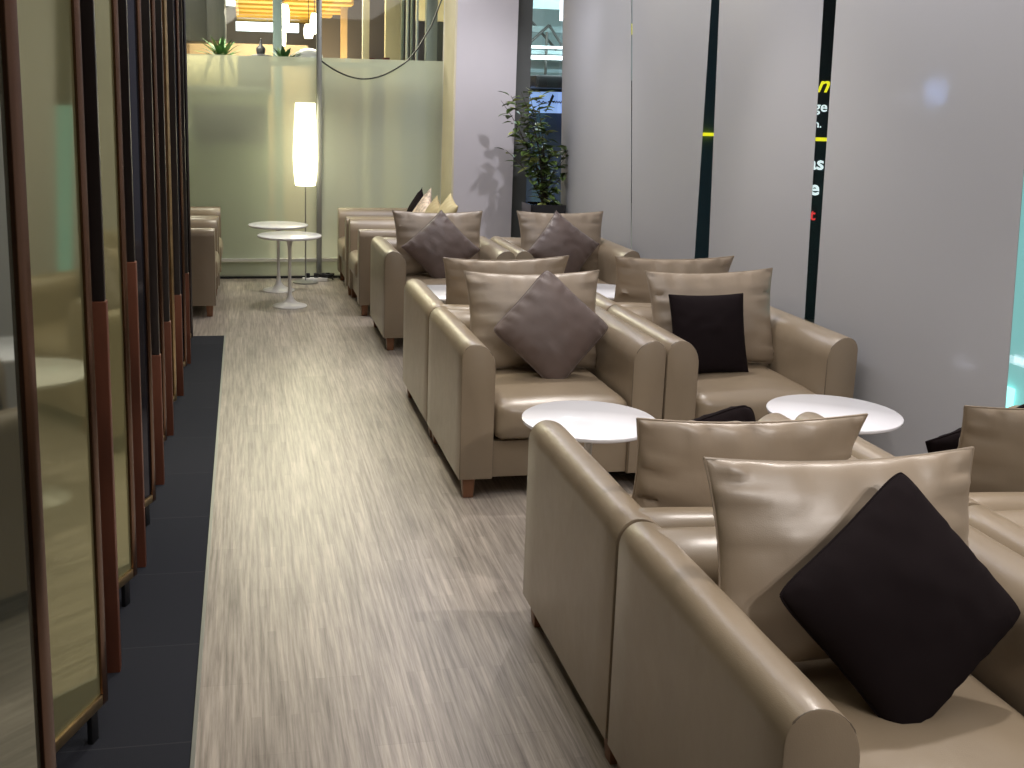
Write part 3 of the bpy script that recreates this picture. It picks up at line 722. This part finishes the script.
for x, y, z0, z1, r_, lab in ((.40, 11.0, 2.27, 2.47, .055, 'largest glowing pendant lamp beyond the glass wall, left of the mullion'), (.43, 12.2, 2.13, 2.32, .035, 'slim glowing pendant lamp just below the largest one'),
                         (.755, 13.0, 2.26, 2.42, .055, 'small glowing pendant lamp, lower of the two beside the mullion'), (.785, 12.4, 2.28, 2.50, .048, 'glowing pendant lamp partly behind the mullion')):
    o = empty('pendant_lamp', (x, y, z0)); tag(o, lab, 'lamp', 'glowing pendant lamps beyond the glass wall')
    bm = bmesh.new(); h = z1-z0; lathe(bm, [(0, 0), (r_*.8, 0), (r_, h*.25), (r_, h*.7), (r_*.7, h), (0, h)], 20); bmesh.ops.recalc_face_normals(bm, faces=bm.faces)
    link('lamp_shade', bm, M['pendant'], o, 50)
    bm = bmesh.new(); tube(bm, [(0, 0, h), (0, 0, 3.4-z0)], .004, 6); link('cord', bm, M['cordblack'], o)
for x0, x1, y, z, mt, lab in ((-.6, .35, 17.5, 2.95, 'tube', 'white light tube far beyond the glass, upper'), (-.1, .9, 18.2, 2.62, 'tube', 'white light tube far beyond the glass, lower')):
    o = empty('light_tube', ((x0+x1)/2, y, z)); h = (x1-x0)/2; mkbox('lit_tube', -h, h, 0, .1, 0, .14, M[mt], o); mkbox('suspension_rod', -.01, .01, .04, .06, .14, 4.9-z, M['steel'], o); tag(o, lab, 'light')
bx = mkbox('grey_wall_panel', 1.2, 2.4, 17.5, 17.6, 0, 4.5, simple('mauve_grey', (.12, .105, .115), .6)); tag(bx, 'mauve grey wall panel far behind the cream posts', 'wall panel')
bw = mkbox('beige_sideboard', -.6, .75, 13.0, 13.3, 0, 2.18, M['beige_wood'], None, .01); tag(bw, 'beige wooden partition beyond the glass behind the spiky plants', 'partition')
bq = mkbox('yellow_lit_panel', 1.9, 2.6, 12.2, 12.3, 2.45, 3.4, M['cream_box']); tag(bq, 'pale yellow panel in the upper corner right of the grey post', 'panel')

# ------------------------------------------------------------------ outside the window side
struct(mkbox('wall_concourse', 6.4, 6.5, 1, 19, 0, 5, M['night']))
struct(mkbox('wall_outside_far', 2.9, 6.5, 17.0, 17.1, 0, 5, M['night']))
tr_ = empty('roof_truss', (3.9, 14, 0)); tag(tr_, 'pale cyan roof trusses seen through the gap beside the pillar', 'truss')
for z0, z1, y0 in ((2.78, 2.9, 0), (2.52, 2.60, .5), (2.22, 2.27, .2), (2.0, 2.05, .9), (2.36, 2.40, 1.4)):
    mkbox('beam', -.9, .9, y0, y0+.12, z0, z1, M['truss'], tr_)
bm = bmesh.new()
for a, c in (((-.5, .3, 2.05), (.1, .3, 2.6)), ((.1, .3, 2.6), (.5, .3, 2.05)), ((-.3, .6, 2.9), (.3, .6, 2.3)), ((.02, .1, 1.95), (.02, .1, 2.5))): tube(bm, [a, c], .018, 6)
link('brace', bm, M['dark_strip'], tr_)
for x0, x1, y, z0, z1, lab in ((3.3, 4.6, 13.9, 2.14, 2.19, 'bright white light strip below the trusses, upper of two'), (3.3, 4.6, 13.9, 2.28, 2.31, 'bright white light strip below the trusses, lower of two'), (3.98, 4.12, 13.7, 2.62, 2.98, 'bright white vertical light beside the first blind')):
    mkbox('light_strip', x0-3.9, x1-3.9, y-14, y-13.95, z0, z1, M['tube'], tr_)
tb = mkbox('ceiling_backdrop', 3.1, 6.4, 15.9, 16.0, 1.95, 4.0, M['truss']); tag(tb, 'pale cyan wall behind the roof trusses', 'wall panel')
an = mkbox('dark_awning', 3.6, 4.4, 13.4, 14.0, 1.77, 1.93, M['black'], None, .03); tag(an, 'dark awning above the blue sign in the gap by the pillar', 'awning')
sg = empty('blue_sign', (3.9, 13.8, 1.46)); tag(sg, 'light blue lit sign with black handwriting in the gap by the pillar', 'sign')
mkbox('sign_face', -.5, .5, 0, .05, 0, .27, M['bluelit'], sg)
bm = bmesh.new()
def scr(pts, r=.009): tube(bm, [(x, -.012, z) for x, z in pts], r, 5)
scr([(-.17, .13), (-.13, .15), (-.11, .12), (-.08, .15), (-.06, .125), (-.04, .14)])
scr([(-.06, .03), (-.045, .02), (-.02, .06), (.02, .18), (.045, .235), (.055, .22), (.03, .16), (.0, .09)]); scr([(-.02, .14), (.03, .15), (.07, .145)])
scr([(.05, .13), (.07, .155), (.085, .13), (.10, .155), (.115, .13), (.13, .15), (.15, .13), (.165, .15), (.18, .135), (.24, .14)])
link('script_writing', bm, M['black'], sg, 60)
sf = mkbox('shop_front', 3.2, 5.0, 14.1, 14.3, 0, 1.45, simple('shop_front_blue', (.055, .075, .13), .4)); tag(sf, 'dark blue shop front below the blue sign in the gap', 'shop front')
# black information board with lettering
BO = Vector((4.23, 7.5, 0)); ang = math.radians(-27)
bd = empty('information_board', BO, ang); tag(bd, 'tall black information board with yellow, white and red lettering behind the narrow gap', 'sign')
mkbox('board_panel', -.40, .42, 0, .06, 0, 3.2, M['board'], bd, .004)
for lx in (-.36, .38): mkbox('board_foot', lx-.03, lx+.03, -.15, .2, 0, .03, M['black'], bd)
def text(s, x, z, size, mat, shear=0., bold=.012):
    cu = bpy.data.curves.new('t', 'FONT'); cu.body = s; cu.size = size; cu.extrude = .004; cu.offset = bold*size; cu.shear = shear
    cu.align_x = 'CENTER'; cu.align_y = 'CENTER'; cu.resolution_u = 3
    to = bpy.data.objects.new('t', cu); COL.objects.link(to); bpy.context.view_layer.update()
    me = bpy.data.meshes.new_from_object(to.evaluated_get(bpy.context.evaluated_depsgraph_get())); bpy.data.objects.remove(to)
    me.materials.append(M[mat]) if not me.materials else None
    o = bpy.data.objects.new('lettering', me); COL.objects.link(o); o.parent = bd
    o.rotation_euler = (PI/2, 0, 0); o.location = (x, -.006, z)
    return o
text('n', -.03, 1.76, .17, 'yellowlit', .35)
text('ge', -.028, 1.60, .105, 'whitelit')
text('h.', -.038, 1.475, .08, 'whitelit')
text('as', -.025, 1.185, .14, 'whitelit', 0, .02)
text('e', -.022, 1.0, .155, 'whitelit', 0, .02)
text('t', -.018, .80, .12, 'redlit')
mkbox('yellow_bar', -.13, .06, -.012, 0, 1.352, 1.378, M['yellowlit'], bd)
b2 = empty('navy_board', (3.31, 7.6, 0)); tag(b2, 'dark navy board with a yellow bar behind the gap right of the second blind', 'sign')
mkbox('board_panel', -.25, .25, .03, .08, 0, 3.2, simple('navy_board', (.13, .21, .27), .5), b2, .004); mkbox('yellow_bar', -.11, .11, 0, .03, 1.372, 1.395, M['yellowlit'], b2)
y2 = empty('yellow_lamp', (3.24, 9.0, 0)); tag(y2, 'small yellow lit lamp shining through the thin seam between blinds', 'light')
mkbox('lamp_head', -.028, .028, 0, .04, 2.17, 2.26, M['yellowlit'], y2, .01); mkbox('lamp_pole', -.012, .012, .04, .06, 0, 2.2, M['black'], y2)
cy = mkbox('cyan_panel', 3.6, 3.66, 3.6, 5.6, .0, 1.5, M['cyan']); tag(cy, 'cyan lit panel showing through the gap at the right edge', 'panel')
mkbox('cyan_lamp', 3.56, 3.6, 4.40, 4.52, .16, .30, M['cyanspot'], cy, .01)
bs_ = mkbox('blue_glow_emitter', 2.6285, 2.638, 3.76, 3.89, 1.615, 1.70, M['blue_glow']); tag(bs_, 'small added blue emitter making the blue patch on the widest blind', 'screen')  # emitter added just behind the blind to make its blue patch
for y0, y1, z0, z1, lab in ((3.93, 4.06, 1.625, 1.65, 'small added pale emitter making the faint streak beside the blue patch'), (3.43, 3.54, .655, .685, 'small added pale emitter making the low streak on the widest blind')):
    tag(mkbox('pale_glow_emitter', 2.6285, 2.636, y0, y1, z0, z1, M['pale_glow']), lab, 'light')  # emitters added behind the blind to make its pale streaks

# ------------------------------------------------------------------ light
def area(name, loc, size, power, col, rot=(0, 0, 0), spread=180, sy=None):
    l = bpy.data.lights.new(name, 'AREA'); l.energy = power; l.color = col; l.size = size; l.spread = math.radians(spread)
    if sy: l.shape = 'RECTANGLE'; l.size_y = sy
    o = bpy.data.objects.new(name, l); COL.objects.link(o); o.location = loc; o.rotation_euler = rot; return o
def spot(name, loc, target, power, col, angle, blend=.6, r=.05):
    l = bpy.data.lights.new(name, 'SPOT'); l.energy = power; l.color = col; l.spot_size = math.radians(angle); l.spot_blend = blend; l.shadow_soft_size = r
    o = bpy.data.objects.new(name, l); COL.objects.link(o); o.location = loc
    o.rotation_euler = (Vector(target)-Vector(loc)).to_track_quat('-Z', 'Y').to_euler(); return o
WARM = (1, .93, .78); NEUT = (1, .93, .88); COOL = (.93, .92, 1.0)
spot('downlight_or_fill', (.30, 5.3, 2.95), (.12, 5.2, 0), 150, (1, .95, .76), 70, .9, .08)
spot('downlight_or_fill', (.20, 3.7, 2.95), (.0, 3.7, 0), 70, (1, .95, .84), 70, .9, .08)
spot('downlight_or_fill', (.35, 8.2, 2.95), (.3, 8.2, 0), 80, WARM, 80, .9, .08)
spot('downlight_or_fill', (.0, 1.8, 2.95), (-.3, 2.0, 0), 14, NEUT, 80, .9, .08)
spot('downlight_or_fill', (1.9, 5.2, 2.95), (1.7, 4.5, 0), 95, NEUT, 85, .8, .06)
spot('downlight_or_fill', (2.15, 2.7, 2.95), (1.5, 2.2, 0), 110, NEUT, 85, .8, .06)
spot('downlight_or_fill', (1.9, 7.6, 2.95), (1.7, 7.4, 0), 70, NEUT, 85, .8, .06)
spot('downlight_or_fill', (2.25, 7.3, 2.95), (1.95, 9.1, 1.0), 75, COOL, 60, .8, .03)
area('ceiling_fill', (1.7, 3.2, 2.9), .9, 20, NEUT, sy=5.5)  # unseen soft area light added for the flat ambient
spot('downlight_or_fill', (1.7, -.7, 2.9), (1.75, 2.3, 0), 110, NEUT, 62, .9, .04)  # unseen fill spot added behind the camera to light the chair fronts
spot('downlight_or_fill', (2.3, -.5, 2.9), (1.6, 2.3, 0), 80, NEUT, 62, .9, .04)  # second added fill spot behind the camera, from the right
area('arm_fill', (-.15, 2.3, 2.8), .25, 11, WARM, rot=(0, math.radians(-38), 0), sy=3)  # unseen warm fill added to brighten the outer arm sides
area('blind_fill', (.9, 4.6, 2.85), .25, 42, COOL, rot=(0, math.radians(-62), 0), sy=7.5)  # unseen cool fill added to brighten the blinds
area('ceiling_fill', (1.4, 8.0, 2.9), 1.0, 18, COOL, sy=2)  # unseen cool area fill added over the far end
# beyond
spot('planter_fill', (-.15, 9.70, 2.75), (-.14, 9.98, 1.6), 130, WARM, 75, .8, .03)  # unseen spot added to light the box fronts behind the glass
area('counter_fill', (-.6, 9.76, 2.7), .1, 16, WARM, rot=(math.radians(12), 0, 0), sy=.1)  # unseen lamp added to brighten the counter behind the frosted film
area('far_light', (.5, 11.6, 3.2), 1.6, 160, (1, .92, .70), sy=2)
area('far_light', (.7, 15.5, 2.0), 2.0, 110, (1, .80, .42), rot=(PI, 0, 0), sy=4)
area('far_light', (4.2, 12.5, 3.6), 2.0, 120, (.75, .93, 1))
w = bpy.data.worlds.new('world'); sc.world = w; w.use_nodes = True
w.node_tree.nodes['Background'].inputs[0].default_value = (.62, .64, .72, 1); w.node_tree.nodes['Background'].inputs[1].default_value = .07

sc.view_settings.view_transform = 'Standard'; sc.view_settings.look = 'None'; sc.view_settings.gamma = 1; sc.view_settings.use_curve_mapping = False
sc.view_settings.exposure = .2
